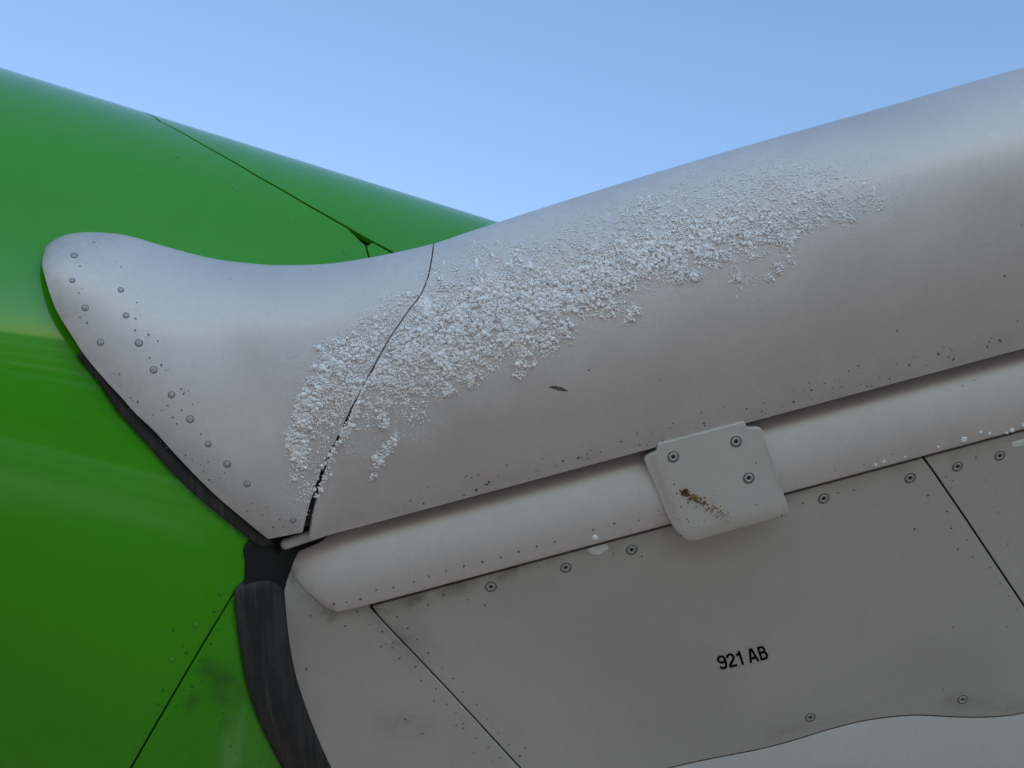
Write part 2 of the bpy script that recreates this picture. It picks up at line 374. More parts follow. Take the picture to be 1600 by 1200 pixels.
jun = int(np.argmin(np.hypot(*(s1d-s2[0]).T)))
SMIN, SMAX = -1990.0, 1990.0
up1 = offset(s1d, g_*1.9); lo1 = offset(s1d, -g_*1.1)
green_attr = {'dirt': lambda P: np.zeros(len(P))}
def grime_green(P):
    q = to_px(fus_map(P)); r = np.zeros(len(P))
    for x, y, rad, k in ((345, 1060, 30, .9), (325, 1045, 20, .8), (298, 1098, 14, .9), (345, 1092, 16, .9), (358, 1132, 14, .9), (365, 1085, 40, .35), (392, 865, 14, .5), (384, 890, 12, .5)):
        r = np.maximum(r, k*(1-smooth(np.hypot(q[:, 0]-x, q[:, 1]-y)/rad*.8)))
    return np.where(P[:, 1] > 0, r, 0)
ga = {'dirt': grime_green}
p_upper = np.vstack([up1, [[2600, SMIN], [s1d[0, 0]-60, SMIN]]])
pm_l = offset(s2d, -g_); pa_l = offset(s2d, g_)
p_main = np.vstack([[[-900, SMIN], [s1d[0, 0]-64, SMIN]], lo1[:jun-0][:-1], offset(s2d, -g_)[1:], [[s2d[-1, 0], SMAX], [-900, SMAX]]])
p_aft = np.vstack([offset(s2d, g_)[1:][::-1], lo1[jun+1:], [[2600, SMAX], [s2d[-1, 0]+6, SMAX]]])
def fix(poly, step=26):
    return rpoly([tuple(p) for p in poly], step)
fskin = sheet('fuselage_skin', fix(p_main), fus_map, M['green'], res=22, bevel=1.2, thick=10, attr=ga)
sheet('crown_panel', fix(p_upper), fus_map, M['green'], res=22, bevel=1.4, thick=10, attr=ga)
aft = sheet('belly_panel', fix(p_aft), fus_map, M['green'], res=16, bevel=1.0, thick=10, attr=ga)
# dark tube inside, seen in the joints
aa, ss = np.meshgrid(np.linspace(-880, 2580, 60), np.linspace(-1980, 2080, 90), indexing='ij')
loft('fuselage_frame', fus_map(np.stack([aa.ravel(), ss.ravel()], 1), 12).reshape(60, 90, 3), M['gframe'])

# ------------------------------------------------------------------ root fairing and slat
SEAM = np.array([(676, 381), (673, 405), (667, 434), (655, 462), (636, 487), (608, 528), (590, 560), (568, 600), (545, 645), (526, 685), (510, 715), (498, 745), (488, 775), (480, 802), (473, 832)], float)
SEAMR = SEAM+np.array([[2.1, 0]]*7+[[3.5, 0]]*3+[[4.5, 1], [6, 2], [8, 2], [9, 3], [10, 12]])
def film_attr(P):
    q = to_px(shell_map(P)); return np.where(P[:, 1] > 5, np.clip(2.0*field(q, [(x, y, r*1.15, k) for x, y, r, k in DUST]), 0, 1), 0)
def dirt_fair(P):
    q = to_px(shell_map(P)); d = dist_poly(q, LEDGE[::2], False)
    r = .22*(1-smooth(d/70)); r = np.maximum(r, .25*(1-smooth(np.hypot((q[:, 0]-450)/70, (q[:, 1]-825)/30))))
    return np.where(P[:, 1] > 0, r, 0)
def dirt_slat(P):
    q = to_px(shell_map(P)); v = -V_(q[:, 0], q[:, 1])
    return np.where(P[:, 1] > 0, .16*(1-smooth(v/45)), 0)
TB = -1250.0
seam_i = sinv(*crv(SEAM, 8).T); seamr_i = sinv(*crv(SEAMR, 8).T)
led = crv([(419, 843), (387, 817), (333, 771), (280, 717), (240, 673), (212, 647), (190, 622), (165, 595), (133, 557), (112, 525), (90, 490), (78, 462), (69, 432), (65, 416), (66, 404), (68, 397)], 6)
led_i = sinv(*led.T)
tip_back = np.array([(72, -12), (82, -40), (110, -110), (230, -300), (330, -600)], float)
fair_poly = rpoly([tuple(p) for p in np.vstack([led_i, crv(tip_back, 10)])] + [(480, TB), (676, TB)] + [tuple(p) for p in seam_i], 12)
fairing = sheet('root_fairing', fair_poly, shell_map, M['fairing'], res=10, bevel=1.2, thick=9, attr={'film': film_attr, 'dirt': dirt_fair})
slat_poly = rpoly([(680, TB)] + [tuple(p) for p in seamr_i[:-1]] + [tuple(p) for p in sinv(*np.array([(482, 838), (485, 843.5), (492, 843)], float).T)] + [tuple(p) for p in sinv(np.linspace(520, 3000, 90), TE(np.linspace(520, 3000, 90)))] + [(3000, TB)], 16)
slat = sheet('leading_edge_slat', slat_poly, shell_map, M['slat'], res=12, bevel=1.2, thick=8, attr={'film': film_attr, 'dirt': dirt_slat})
slat['label'] = 'light grey rounded leading edge shell with frost on it'
fairing['label'] = 'light grey curved root fairing with a rounded riveted tip'
# dark structure behind the joint between the two
jj = []
for x, t in zip(np.interp(np.linspace(0, 1, 70), np.linspace(0, 1, len(seam_i)), seam_i[:, 0]), np.interp(np.linspace(0, 1, 70), np.linspace(0, 1, len(seam_i)), seam_i[:, 1])):
    q = np.array([(x-30+k*15, t) for k in range(6)], float); jj.append(shell_map(q)-normals(shell_map, q)*13*SC)
ext = []
for t in np.linspace(-900, -10, 20):
    q = np.array([(646+k*15, t) for k in range(6)], float); ext.append(shell_map(q)-normals(shell_map, q)*13*SC)
loft('joint_strap', np.array(ext+jj), M['dark'])

# ------------------------------------------------------------------ strip, underside panels
def line_dirt(lines, base=0.0):
    def f(P):
        r = np.full(len(P), base)
        for pts, rad, k in lines: r = np.maximum(r, k*(1-smooth(dist_poly(P, np.array(pts, float), False)/rad)))
        return r
    return f
vb = lambda x, v: (x, float(TE(x)+v/.966))
strip_poly = rpoly([(446, 868, 9), (463, 912, 20), (518, 959, 16), vb(560, 122)+(0,), vb(3000, 122)+(0,), vb(3000, -70)+(0,), vb(700, -70)+(0,), vb(560, -30)+(0,), (500, 846, 8)], 10)
sdirt = line_dirt([([(446, 870), (470, 915), (518, 957)], 12, .55), ([vb(520, 122), vb(3000, 122)], 10, .22)])
strip = sheet('nose_strip', strip_poly, strip_map, M['strip'], res=10, bevel=2.5, thick=7.4, attr={'dirt': sdirt})
strip['label'] = 'light grey rounded strip running below the slat'
SL = crv([(560, 905), (579, 946), (590, 962), (700, 1078), (815, 1203), (1000, 1405), (1100, 1515)], 14)
SR = crv([(1425, 690), (1446, 719), (1500, 797), (1600, 946), (1750, 1165), (1985, 1510)], 14)
CB = crv([(700, 1300), (850, 1250), (1060, 1196), (1200, 1167), (1300, 1138), (1360, 1124), (1430, 1117), (1500, 1120), (1560, 1119), (1610, 1111), (1750, 1075), (2000, 1008), (2400, 900), (3000, 740)], 10)
RS = crv([(440, 862), (440, 885), (441, 925), (446, 985), (455, 1040), (466, 1080), (488, 1140), (517, 1203), (570, 1295), (650, 1410), (720, 1515)], 10)
def cut(C, a, b): return C[(C[:, 0] >= a) & (C[:, 0] <= b)]
pd = line_dirt([([(580, 950), (640, 938), (720, 912), (800, 888)], 26, .75), ([(580, 948), (640, 1010)], 30, .5), ([(600, 965), (660, 1020), (640, 980)], 45, .30),
                ([vb(800, 130), vb(1600, 130)], 10, .3), ([(625, 1123), (640, 1123)], 16, .6), ([(600, 1130), (660, 1135)], 40, .22),
                ([(446, 872), (470, 925), (520, 965)], 18, .6), ([(500, 960), (600, 955)], 16, .35), ([(1480, 1095), (1600, 1105)], 20, .35), ([(1200, 1150), (1350, 1112)], 16, .25)], .02)
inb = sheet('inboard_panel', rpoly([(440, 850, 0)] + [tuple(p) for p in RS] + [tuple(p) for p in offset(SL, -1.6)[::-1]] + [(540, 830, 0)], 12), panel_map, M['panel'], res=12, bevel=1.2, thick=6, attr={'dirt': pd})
cb1 = cut(CB, 1000, 3000)
# outline of the lettered panel: seam left, wavy lower edge, seam right
def y_at(C, x): o = np.argsort(C[:, 0]); return float(np.interp(x, C[o, 0], C[o, 1]))
xs = np.linspace(905, 2600, 400); 
cx = next(x for x in xs if y_at(CB, x) < y_at(SR, x))          # where the right seam meets the wavy edge
cl = next(x for x in np.linspace(750, 1100, 400) if y_at(CB, x) < y_at(SL, x))
poly = [vb(582, 124.6)] + [tuple(p) for p in offset(SL, 1.6) if p[1] > 952 and p[0] < cl-4] + [tuple(p) for p in CB if cl < p[0] < cx-4] + [tuple(p) for p in offset(SR, -1.6)[::-1] if p[1] > 722 and p[0] < cx-4] + [vb(1441.5, 124.6)]
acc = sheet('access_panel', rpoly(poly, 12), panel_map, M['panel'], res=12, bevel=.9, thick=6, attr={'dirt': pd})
acc['label'] = 'large grey underside panel lettered 921 AB'
poly = [vb(1445.2, 124.6)] + [tuple(p) for p in offset(SR, 1.6) if p[1] > 722 and p[0] < cx-4] + [tuple(p) for p in CB if cx+2 < p[0]] + [vb(3000, 124.6)]
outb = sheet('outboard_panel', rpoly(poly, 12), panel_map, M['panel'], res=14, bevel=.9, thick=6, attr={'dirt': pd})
def blister_map(P):
    x, y = P[:, 0], P[:, 1]; o = np.interp(x, CB[:, 0], CB[:, 1]); k = np.maximum(y-o, -30)
    d0 = panel_depth(x, o)+2.5
    return W(x, y, d0+.50*np.minimum(k, 0)-.10*np.maximum(k, 0)+.0011*np.maximum(k, 0)**2)
bl = sheet('track_fairing', rpoly([tuple(p+[0, 1.2]) for p in CB] + [(3000, 1500), (1000, 1560), (640, 1420)], 12), blister_map, M['blister'], res=14, bevel=1.5, thick=10)
bl['label'] = 'paler grey bulged fairing under the wavy panel edge'
# dark structure behind strip and panels
xa, va = np.meshgrid(np.linspace(430, 2980, 90), np.concatenate([np.linspace(-110, 160, 28), np.linspace(175, 1300, 24)]), indexing='ij')
ya = TE(xa)+va/.966
loft('inner_frame', W(xa, ya, panel_depth(xa, ya)+16), M['dark'])

# ------------------------------------------------------------------ rubber seals
def band(name, Lp, Rp, dl, dr, n=60, bulge=0, m_=9, label=None, creases=()):
    Lc = crv(Lp, 4); Rc = crv(Rp, 4); t = np.linspace(0, 1, n)
    f = lambda C: np.stack([np.interp(t, np.linspace(0, 1, len(C)), C[:, k]) for k in (0, 1)], 1)
    a, b = f(Lc), f(Rc); G = []
    for i in range(n):
        row = []
        for j in range(m_):
            u = j/(m_-1); q = a[i]*(1-u)+b[i]*u
            d = dl(*a[i])*(1-u)+dr(*b[i])*u-bulge*math.sin(math.pi*u)
            for y0, amp, wd in creases: d += amp*math.exp(-((q[1]-y0)/wd)**2)*(1-.55*u)
            row.append(W(q[0], q[1], d))
        G.append(row)
    G = np.array(G); o = loft(name, G, M['rubber'])
    md = o.modifiers.new('thickness', 'SOLIDIFY'); md.thickness = .004; md.offset = 0
    if label: o['label'] = label
    return o
fd = lambda x, y: float(fus_depth(x, y))
sd_ = lambda x, y: float(np.interp(0, [0], [0])) or 0
def shell_d(x, y):
    q = shell_map(sinv(np.array([x]), np.array([y])))[0]-CAM; return float(q@cF/SC-F0)
band('rubber_seal', [(398, 846), (388, 864), (385, 884), (383, 904), (367, 925), (371, 975), (377, 1020), (388, 1075), (408, 1130), (445, 1203), (500, 1300), (580, 1410), (660, 1520)],
     [(452, 850), (444, 868), (443, 886), (444, 905), (444, 925), (449, 985), (458, 1040), (469, 1080), (491, 1140), (520, 1203), (573, 1295), (653, 1410), (723, 1515)],
     lambda x, y: fd(x, y)-3, lambda x, y: float(panel_depth(x, y))+3, 140, bulge=9, m_=13, label='wide black rubber seal between green fuselage and grey underside', creases=((872, 90, 22),))
band('edge_seal', [(122, 556), (152, 592), (166, 613), (181, 637), (208, 668), (237, 700), (264, 731), (307, 773), (349, 808), (397, 846), (406, 853)],
     [(128, 546), (170, 596), (186, 612), (204, 632), (230, 658), (262, 692), (290, 722), (333, 765), (375, 800), (421, 845), (428, 850)],
     lambda x, y: fd(x, y)-4, lambda x, y: fd(x, y)-6, 80, bulge=3, label='narrow black rubber seal under the curved fairing edge')
# stub of the slat's inner tube
def tube(name, a, b, r, mt, parent=AIR):
    a, b = np.array(a), np.array(b); ax = (b-a); L = np.linalg.norm(ax); ax /= L
    u = np.cross(ax, [0, 0, 1.]); u /= np.linalg.norm(u); v = np.cross(ax, u)
    prof = [(-r, .01)]+[(-r*math.cos(k), r*math.sin(k)) for k in np.linspace(.15, math.pi/2, 8)]+[(L, r)]
    G = np.array([[a+ax*(z+r)+(u*math.cos(t)+v*math.sin(t))*q for t in np.linspace(0, 2*math.pi, 25)] for z, q in prof])
    return loft(name, G, mt, parent)
st = tube('slat_tube', W(438, 852.5, D_TE-4), W(640, 785, D_TE+60), 8.4*SC, M['strip'])
st['label'] = 'short pale tube end showing below the fairing'
gap_shade_map = lambda P: W(P[:, 0], P[:, 1], np.minimum(fus_depth(P[:, 0], P[:, 1])-5, D_TE+34))
bo = sheet('gap_shade_sheet', rpoly([(381, 858, 8), (396, 838, 4), (440, 820, 4), (560, 790, 4), (560, 826, 4), (470, 872, 6), (449, 950, 8), (420, 940, 16), (386, 944, 8), (371, 926, 2), (384, 908, 6), (385, 880, 4)], 6), gap_shade_map, M['gap_shade'], res=10, bevel=3, thick=8)  # added black sheet, standing in for the shade of the open corner gap
bo['label'] = 'black sheet in place of the shaded gap between fairing, strip and fuselage'

# ------------------------------------------------------------------ cover plate over the strip
slope = .20
ks = np.linspace(-6, 165, 200); off = min(float(np.interp(k, vv, DS))+D_TE+34-slope*k if k < 122 else D122+7+.5*(k-122)-slope*k for k in ks)-9.5
def plate_map(P):
    x, y = P[:, 0], P[:, 1]; v = V_(x, y)
    xl = 1008+(y-712)*.37; l = smooth((xl+26-x)/26)                 # inboard flange turns back
    b = smooth((v-128)/34)
    return W(x, y, off+slope*v+6*l*l+6*b*b)
plate = sheet('cover_plate', rpoly([(1005, 714, 9), (1027, 706, 3), (1028, 693.5, 2), (1163, 658.5, 3), (1169, 669, 3), (1190, 667, 9), (1236, 804, 13), (1074, 850, 18), (1050, 824, 20)], 5),
              plate_map, M['plate'], res=7, bevel=2.4, thick=12, attr={'dirt': line_dirt([([(1075, 770), (1100, 790), (1135, 812)], 22, .16), ([(1236, 804), (1074, 850)], 8, .3), ([(1194, 690), (1236, 800)], 6, .35)], .03)})
plate['label'] = 'small pale cover plate with three screws and a rust streak'

# ------------------------------------------------------------------ fasteners
def frame(mapf, q):
    q = np.array([q], float); n = normals(mapf, q)[0]; p = mapf(q)[0]
    x = (mapf(q+[1, 0])-mapf(q-[1, 0]))[0]; x -= n*(x@n); x /= np.linalg.norm(x); y = np.cross(n, x)
    return p, x, y, n
def lathe(name, prof, mats, seg=20):
    V, Fc, mi = [], [], []
    for z, r, _ in prof: V += [(r*SC*math.cos(2*math.pi*k/seg), r*SC*math.sin(2*math.pi*k/seg), z*SC) for k in range(seg)]
    for i in range(len(prof)-1):
        for k in range(seg): Fc.append((i*seg+k, i*seg+(k+1) % seg, (i+1)*seg+(k+1) % seg, (i+1)*seg+k)); mi.append(prof[i][2])
    Fc.append(tuple((len(prof)-1)*seg+k for k in range(seg))); mi.append(prof[-1][2])
    me = bpy.data.meshes.new(name); me.from_pydata(V, [], Fc)
    for q in mats: me.materials.append(q)
    me.polygons.foreach_set('material_index', mi)
    me.polygons.foreach_set('use_smooth', [True]*len(Fc)); me.update(); return me
screw_me = lathe('screw', [(-.6, 9.6, 0), (.25, 9.4, 0), (.3, 8.0, 0), (.0, 7.6, 0), (.1, 7.3, 1), (.9, 6.7, 1), (1.15, 5.6, 1), (1.0, 4.2, 1), (.6, 3.8, 1), (.1, 3.0, 2), (.15, 1.4, 2), (.15, .5, 2)], [M['groove'], M['screw'], M['hole']])
rivet_me = lathe('rivet', [(-.4, 5.7, 0), (.12, 5.5, 0), (.12, 4.4, 1), (.65, 3.9, 1), (1.05, 3.0, 1), (1.25, 1.8, 1), (1.3, .6, 1)], [M['groove'], M['rivet']], 16)  # dark outer ring paints a dim shadow round the dome
grivet_me = lathe('rivet', [(-.4, 4.6, 0), (.15, 4.5, 0), (.15, 4.1, 1), (.7, 3.6, 1), (1.0, 2.4, 1), (1.05, .6, 1)], [M['gspeck'], M['green']], 16)
def place(me, name, mapf, q, parent, s=1.0, lift=0.0):
    p, x, y, n = frame(mapf, q); o = link(name, me, None)
    a = random.uniform(0, 6.28); x2 = x*math.cos(a)+y*math.sin(a); y2 = np.cross(n, x2); p = p+n*lift*SC
    mw = Matrix(((x2[0]*s, y2[0]*s, n[0]*s, p[0]), (x2[1]*s, y2[1]*s, n[1]*s, p[1]), (x2[2]*s, y2[2]*s, n[2]*s, p[2]), (0, 0, 0, 1)))
    o.parent = parent; o.matrix_parent_inverse = Matrix.Identity(4); o.matrix_basis = mw
    return o
for x, y in ((767, 917), (884, 887), (987, 859), (1287, 779), (1422, 747), (1266, 1121), (1504, 1093)): place(screw_me, 'screw', panel_map, (x, y), acc)
for x, y in ((1496, 729), (1562, 712)): place(screw_me, 'screw', panel_map, (x, y), outb, .95)
for x, y in ((1052, 714), (1150, 690), (1170, 747)): place(screw_me, 'screw', plate_map, (x, y), plate, .95)
for x, y, s in ((116, 399, .95), (113, 438, .75), (133, 481, .95), (157, 535, .95), (189, 453, .85), (197, 493, .9), (217, 536, 1.1), (240, 578, 1.05), (268, 617, 1.), (297, 655, 1.1), (325, 694, .95), (355, 725, 1.1), (386, 756, 1.0), (458, 813, .95)):
    place(rivet_me, 'rivet', shell_map, tuple(sinv(x, y)), fairing, s*.88)
for x, y, s in ((277, 245, 1.), (321, 276, .8), (368, 296, 1.15), (457, 345, 1.1), (540, 395, 1.05), (345, 926, .9), (307, 977, 1.1), (269, 1031, 1.), (213, 1165, .9)):
    place(grivet_me, 'rivet', fus_map, tuple(finv(x, y)), fskin, s)
for x, y, s in ((300, 1079, .8), (249, 1170, .7), (300, 1052, .6), (343, 981, .6)):
    place(grivet_me, 'rivet', fus_map, tuple(finv(x, y)), aft, s)
def marks(name, mapf, pts, mt, parent, inv=None, size=(1.2, 2.2), h=.35, sides=8, el=1.0, lift=0.0):
    V, Fc, mi = [], [], []
    for e in pts:
        x, y = e[:2]; s = e[2] if len(e) > 2 else random.uniform(*size)
        p, ax, ay, n = frame(mapf, tuple(inv(x, y)) if inv else (x, y)); b = len(V); ph = random.uniform(0, 6.28)
        rr = [s*random.uniform(.75, 1.15) for _ in range(sides)]; ex = random.uniform(1, el)
        ca, sa = math.cos(ph), math.sin(ph)
        for lvl, k in ((lift-.3, 1.0), (lift+h, .8)):
            for i in range(sides):
                t = 2*math.pi*i/sides; u, v = rr[i]*k*math.cos(t)*ex, rr[i]*k*math.sin(t)
                V.append(p+(ax*(u*ca-v*sa)+ay*(u*sa+v*ca)+n*lvl)*SC)
        Fc += [(b+i, b+(i+1) % sides, b+sides+(i+1) % sides, b+sides+i) for i in range(sides)]+[tuple(b+sides+i for i in range(sides))]
        mi += [random.randrange(len(mt)) if isinstance(mt, list) else 0]*(sides+1)
    o = mesh(name, np.array(V), Fc, mt, parent, midx=mi, smooth=False)
    o.matrix_parent_inverse = Matrix.Identity(4); o['kind'] = 'stuff'; return o
J = lambda a: random.uniform(-a, a)
sp = [(522, 944), (541, 941), (563, 936), (588, 922), (615, 918), (647, 909), (670, 900), (697, 892), (725, 885), (754, 878), (782, 871), (810, 862), (839, 854), (867, 847), (927, 828), (960, 818), (998, 813)]
sp += [(1030+J(6), 804+J(8), 1.0) for _ in range(3)] + [(x, float(TE(x))+112+J(3), 1.1) for x in (1305, 1350, 1395)] + [(1540+J(40), 590+J(50), 1.1) for _ in range(3)]
marks('rivet_marks', strip_map, sp, M['speck'], strip, size=(1.5, 2.3), el=1.4)
pm = []
for k in range(13):
    t = k/12; pm.append((617+t*215+J(3), 961+t*243+J(3)))
for x, y in ((790, 895), (840, 887), (958, 865), (1002, 869), (757, 945), (730, 937), (1254, 786), (1310, 770), (1335, 765), (1480, 800), (1487, 825), (1497, 858), (1511, 843), (1520, 870), (1547, 888), (1562, 913), (1576, 932), (1590, 952), (1573, 980), (1489, 980), (1473, 1078), (1428, 826), (820, 1168), (692, 930), (668, 944), (1450, 775)): pm.append((x+J(1), y+J(1)))
pm = [e for e in pm if e[0] > 0]
marks('rivet_marks', panel_map, pm, M['speck'], acc, size=(1.3, 2.2), el=1.5)
im = []
for k in range(14):
    t = k/13; im.append((596+t*215+J(5)-14*0, 989+t*235+J(4)))
for x, y in ((485, 962), (558, 956), (539, 978), (578, 976), (595, 1010), (603, 1006), (613, 1012), (678, 1095), (713, 1133), (724, 1138), (478, 1045), (480, 1046), (633, 1124), (660, 1146), (740, 1176), (770, 1190)): im.append((x, y))
marks('rivet_marks', panel_map, im, M['speck'], inb, size=(1.2, 2.1), el=1.7)
om = [(1450+42+J(4), 748+J(3)), (1525, 715), (1485, 762), (1478, 745), (1540, 750), (1510, 790), (1560, 800), (1575, 850)]
marks('rivet_marks', panel_map, om, M['speck'], outb, size=(1.2, 1.8))
fm = [(x, y) for x, y in ((147, 379), (125, 416), (189, 417), (123, 458), (214, 473), (212, 498), (136, 504), (211, 516), (232, 523), (234, 559), (253, 571), (187, 585), (215, 628), (262, 634), (252, 570), (283, 608), (287, 615), (301, 632), (284, 641), (314, 678), (290, 711), (325, 722), (327, 750), (351, 739), (391, 790), (386, 799), (416, 793), (411, 805), (437, 812), (427, 824), (443, 823), (344, 747), (270, 652), (276, 662), (247, 533), (204, 622), (239, 648), (260, 700), (300, 718), (318, 736))]
marks('rivet_marks', shell_map, fm + [(x+J(12), y+J(12), random.uniform(.5, .9)) for x, y in fm], M['speck'], fairing, inv=sinv, size=(.9, 1.6), el=1.6)
lm = [(764, 753), (840, 735), (868, 728), (880, 720), (760, 757), (744, 766), (725, 774), (662, 787), (1035, 688), (1101, 665), (1100, 661), (1166, 639), (1190, 643), (1240, 628), (1315, 604), (1268, 610), (1341, 572), (1421, 570), (1466, 553), (1484, 544), (1482, 558), (1490, 561), (1543, 542), (1546, 534), (1562, 532), (1590, 502), (1570, 431), (1402, 517), (1355, 604), (1390, 592), (1000, 695), (920, 578, 1.6), (970, 690), (904, 715)]
marks('rivet_marks', shell_map, lm + [(x, float(TE(x))-random.uniform(5, 40), random.uniform(.7, 1.3)) for x in np.random.default_rng(3).uniform(640, 1590, 60)], M['speck'], slat, inv=sinv, size=(1.2, 2.2), el=2)
# the gouge below the frost: a dark torn chip
gp = [(860+t*26+J(.6), 604+t*7+J(.8), 1.2+1.9*math.sin(math.pi*min(1, t*1.05))) for t in np.linspace(0, 1, 16)]
g_o = marks('paint_gouge', shell_map, gp, M['groove'], slat, inv=sinv, el=1.6); g_o['kind'] = 'thing'; del g_o['kind']
gm = [(x, y) for x, y in ((343, 981), (329, 1006), (313, 1033), (300, 1073), (288, 1079), (261, 1124), (276, 1104), (349, 1114), (315, 1065), (326, 1144), (407, 1190), (340, 1147), (390, 1108), (249, 1170), (255, 1079), (292, 1020), (335, 956), (246, 1100), (361, 1166), (371, 1178))]
marks('rivet_marks', fus_map, gm, M['gspeck'], aft, inv=finv, size=(1., 2.0), el=1.5)
gm2 = [(255, 1077), (247, 1101), (291, 1021), (286, 1010), (160, 641), (345, 926), (381, 850), (386, 858), (378, 870), (384, 866), (210, 1165), (227, 1147), (237, 1156), (270, 985), (390, 872)]
marks('rivet_marks', fus_map, gm2, M['gspeck'], fskin, inv=finv, size=(1., 1.8), el=1.5)
# sealant chips and white marks
def flat(name, mapf, pts, mt, parent, lift=.5):
    q = rpoly([tuple(p) for p in pts], 3)
    o = sheet(name, q, mapf, mt, res=4, bevel=.4, thick=1.0, parent=None, lift=lift)
    o.parent = parent; o.matrix_parent_inverse = Matrix.Identity(4); return o
flat('sealant_patch', panel_map, [(915, 858, 3), (947, 849, 3), (952, 857, 3), (937, 867, 3), (926, 866, 3)], M['chip'], acc)
flat('sealant_patch', panel_map, [(1580, 691, 2), (1640, 674, 2), (1640, 690, 2), (1582, 699, 2)], M['chip'], outb)
marks('ice_drops', strip_map, [(930, 839.5, 4.2), (1506, 686.5, 4.8), (1466, 698.5, 2.2), (1382, 720, 1.8), (1368, 726, 2.6), (1414, 714, 1.7), (1532, 675, 2.5), (1546, 677, 3), (1581, 672, 4), (1600, 664, 3.4), (1573, 676, 2), (1380, 722, 1.6)], M['ice'], strip, h=1.3, el=1.3, sides=10)
# rust streak on the cover plate
rp, rd = [], []
for _ in range(260):
    t = random.random()**1.25; wd = 3.2+5*t
    x = 1068+t*70+random.gauss(0, wd*.8); y = 769+t*43+random.gauss(0, wd*.62)
    s = random.uniform(.4, 2.1)*(1-.55*t)
    (rd if random.random() < .55-.8*t else rp).append((x, y, s))
rd += [(1069+J(4), 770+J(5), random.uniform(1.2, 2.6)) for _ in range(16)]
rp += [(1085+J(35), 800+J(28), random.uniform(.4, .9)) for _ in range(40)]
marks('rust_streak', plate_map, rp, M['rust'], plate, h=.06, el=1.7, lift=.1)
marks('rust_streak', plate_map, rd+[(1053, 757, 1.3), (1058, 771, 1.2), (1064, 792, 1.4), (1073, 811, 1.2), (1076, 815, 1.2), (1181, 723, 1.2), (1182, 789, 1.1), (1222, 805, 1.8)], M['rustd'], plate, h=.06, el=1.5, lift=.22)

# ------------------------------------------------------------------ lettering 921 AB
def arc(cx, cy, rx, ry, a0, a1, n=18): return [(cx+rx*math.cos(R(a0+(a1-a0)*k/n)), cy+ry*math.sin(R(a0+(a1-a0)*k/n))) for k in range(n+1)]
GL = {'9': [arc(.34, .70, .245, .215, 0, 360, 28), [(.585, .72)]+[tuple(p) for p in crv([(.585, .66), (.57, .36), (.49, .14), (.33, .085), (.17, .12), (.105, .25)], .05)]],
      '2': [[tuple(p) for p in crv([(.10, .68), (.14, .85), (.31, .915), (.48, .86), (.545, .70), (.47, .52), (.28, .34), (.13, .17), (.10, .06)], .05)], [(.02, .085), (.62, .085)]],
      '1': [[(.37, 1), (.37, 0)], [(.37, .90), (.25, .79), (.10, .74)]],
      'A': [[(.09, 0), (.35, 1)], [(.41, 1), (.67, 0)], [(.2, .30), (.56, .30)]],
      'B': [[(.15, 0), (.15, 1)], [(.15, .915), (.36, .915)]+arc(.36, .73, .19, .185, 88, -88)+[(.15, .545)], [(.15, .545), (.40, .545)]+arc(.40, .315, .20, .23, 88, -88)+[(.15, .085)]]}
V, Fc, lf = [], [], []
for ch, x0 in (('9', 0), ('2', .69), ('1', 1.36), ('A', 2.22), ('B', 3.0)):
    for k, path in enumerate(GL[ch]):
        p = np.array(path); t = np.gradient(p, axis=0) if len(p) > 2 else np.array([p[1]-p[0]]*2); t /= np.hypot(t[:, 0], t[:, 1])[:, None]
        if ch == '9' and k == 0: t[0] = t[-1] = (0, 1)
        nn_ = np.stack([-t[:, 1], t[:, 0]], 1)*.085; b = len(V)
        V += [tuple(q) for q in p+nn_+[x0, 0]]+[tuple(q) for q in p-nn_+[x0, 0]]; n_ = len(p); lf += [.4+.08*k]*(2*n_)
        Fc += [(b+i_, b+i_+1, b+n_+i_+1, b+n_+i_) for i_ in range(n_-1)]
V = np.array(V); V[:, 0] /= 3.62; lf = np.array(lf)
P0 = np.array([1125.0, 1047.0]); ux = np.array([75.5, -17.5]); uy = np.array([-7.0, -21.5])
Q = P0+V[:, :1]*ux+V[:, 1:]*uy
N_ = normals(panel_map, Q); me = bpy.data.meshes.new('lettering')
V3 = panel_map(Q)+N_*(lf*SC)[:, None]
o = mesh('lettering', V3, Fc, M['ink'], None); o.parent = acc; o.matrix_parent_inverse = Matrix.Identity(4)
o['label'] = 'black stencilled characters 921 AB'

# ------------------------------------------------------------------ frost
st_ = 1.3
_seamc = crv(SEAM+np.array([1.3, 0]), 10)
gx, gy = np.meshgrid(np.arange(440, 1420, st_), np.arange(255, 800, st_)); nx, ny = gx.shape[1], gx.shape[0]
P = np.stack([gx.ravel(), gy.ravel()], 1)
WP = P+np.stack([vnoise(P, 14, 11)-.5, vnoise(P, 14, 12)-.5], 1)*16
f = field(WP, CORE)*gapf(P)
n1 = vnoise(P, 15, 1); n2 = vnoise(P, 7, 2); n3 = vnoise(P+3.3, 4.2, 3); n4 = vnoise(P, 2.6, 5)
nn = .22*n1+.36*n2+.30*n3+.12*n4
h = f*1.0-.92+(nn-.5)*2.8
h = np.clip(h, -.2, None); amp = np.clip(h*5, -.5, 1.1)
hh = amp*(.8+.8*n1)+np.where(h > 0, (n4-.4)*.4+(n3-.5)*.5, 0)
S = sinv(P[:, 0], P[:, 1])
ok = (f > .05) & (P[:, 1] > ytop(P[:, 0])+12)
okg = (h > 0.0) & ok
okg = okg.reshape(ny, nx); cell = okg[:-1, :-1] | okg[1:, :-1] | okg[:-1, 1:] | okg[1:, 1:]
cj, ci = np.nonzero(cell); a = cj*nx+ci
quads = np.stack([a, a+nx, a+nx+1, a+1], 1)
used = np.unique(quads); remap = np.full(len(P), -1); remap[used] = np.arange(len(used)); quads = remap[quads]
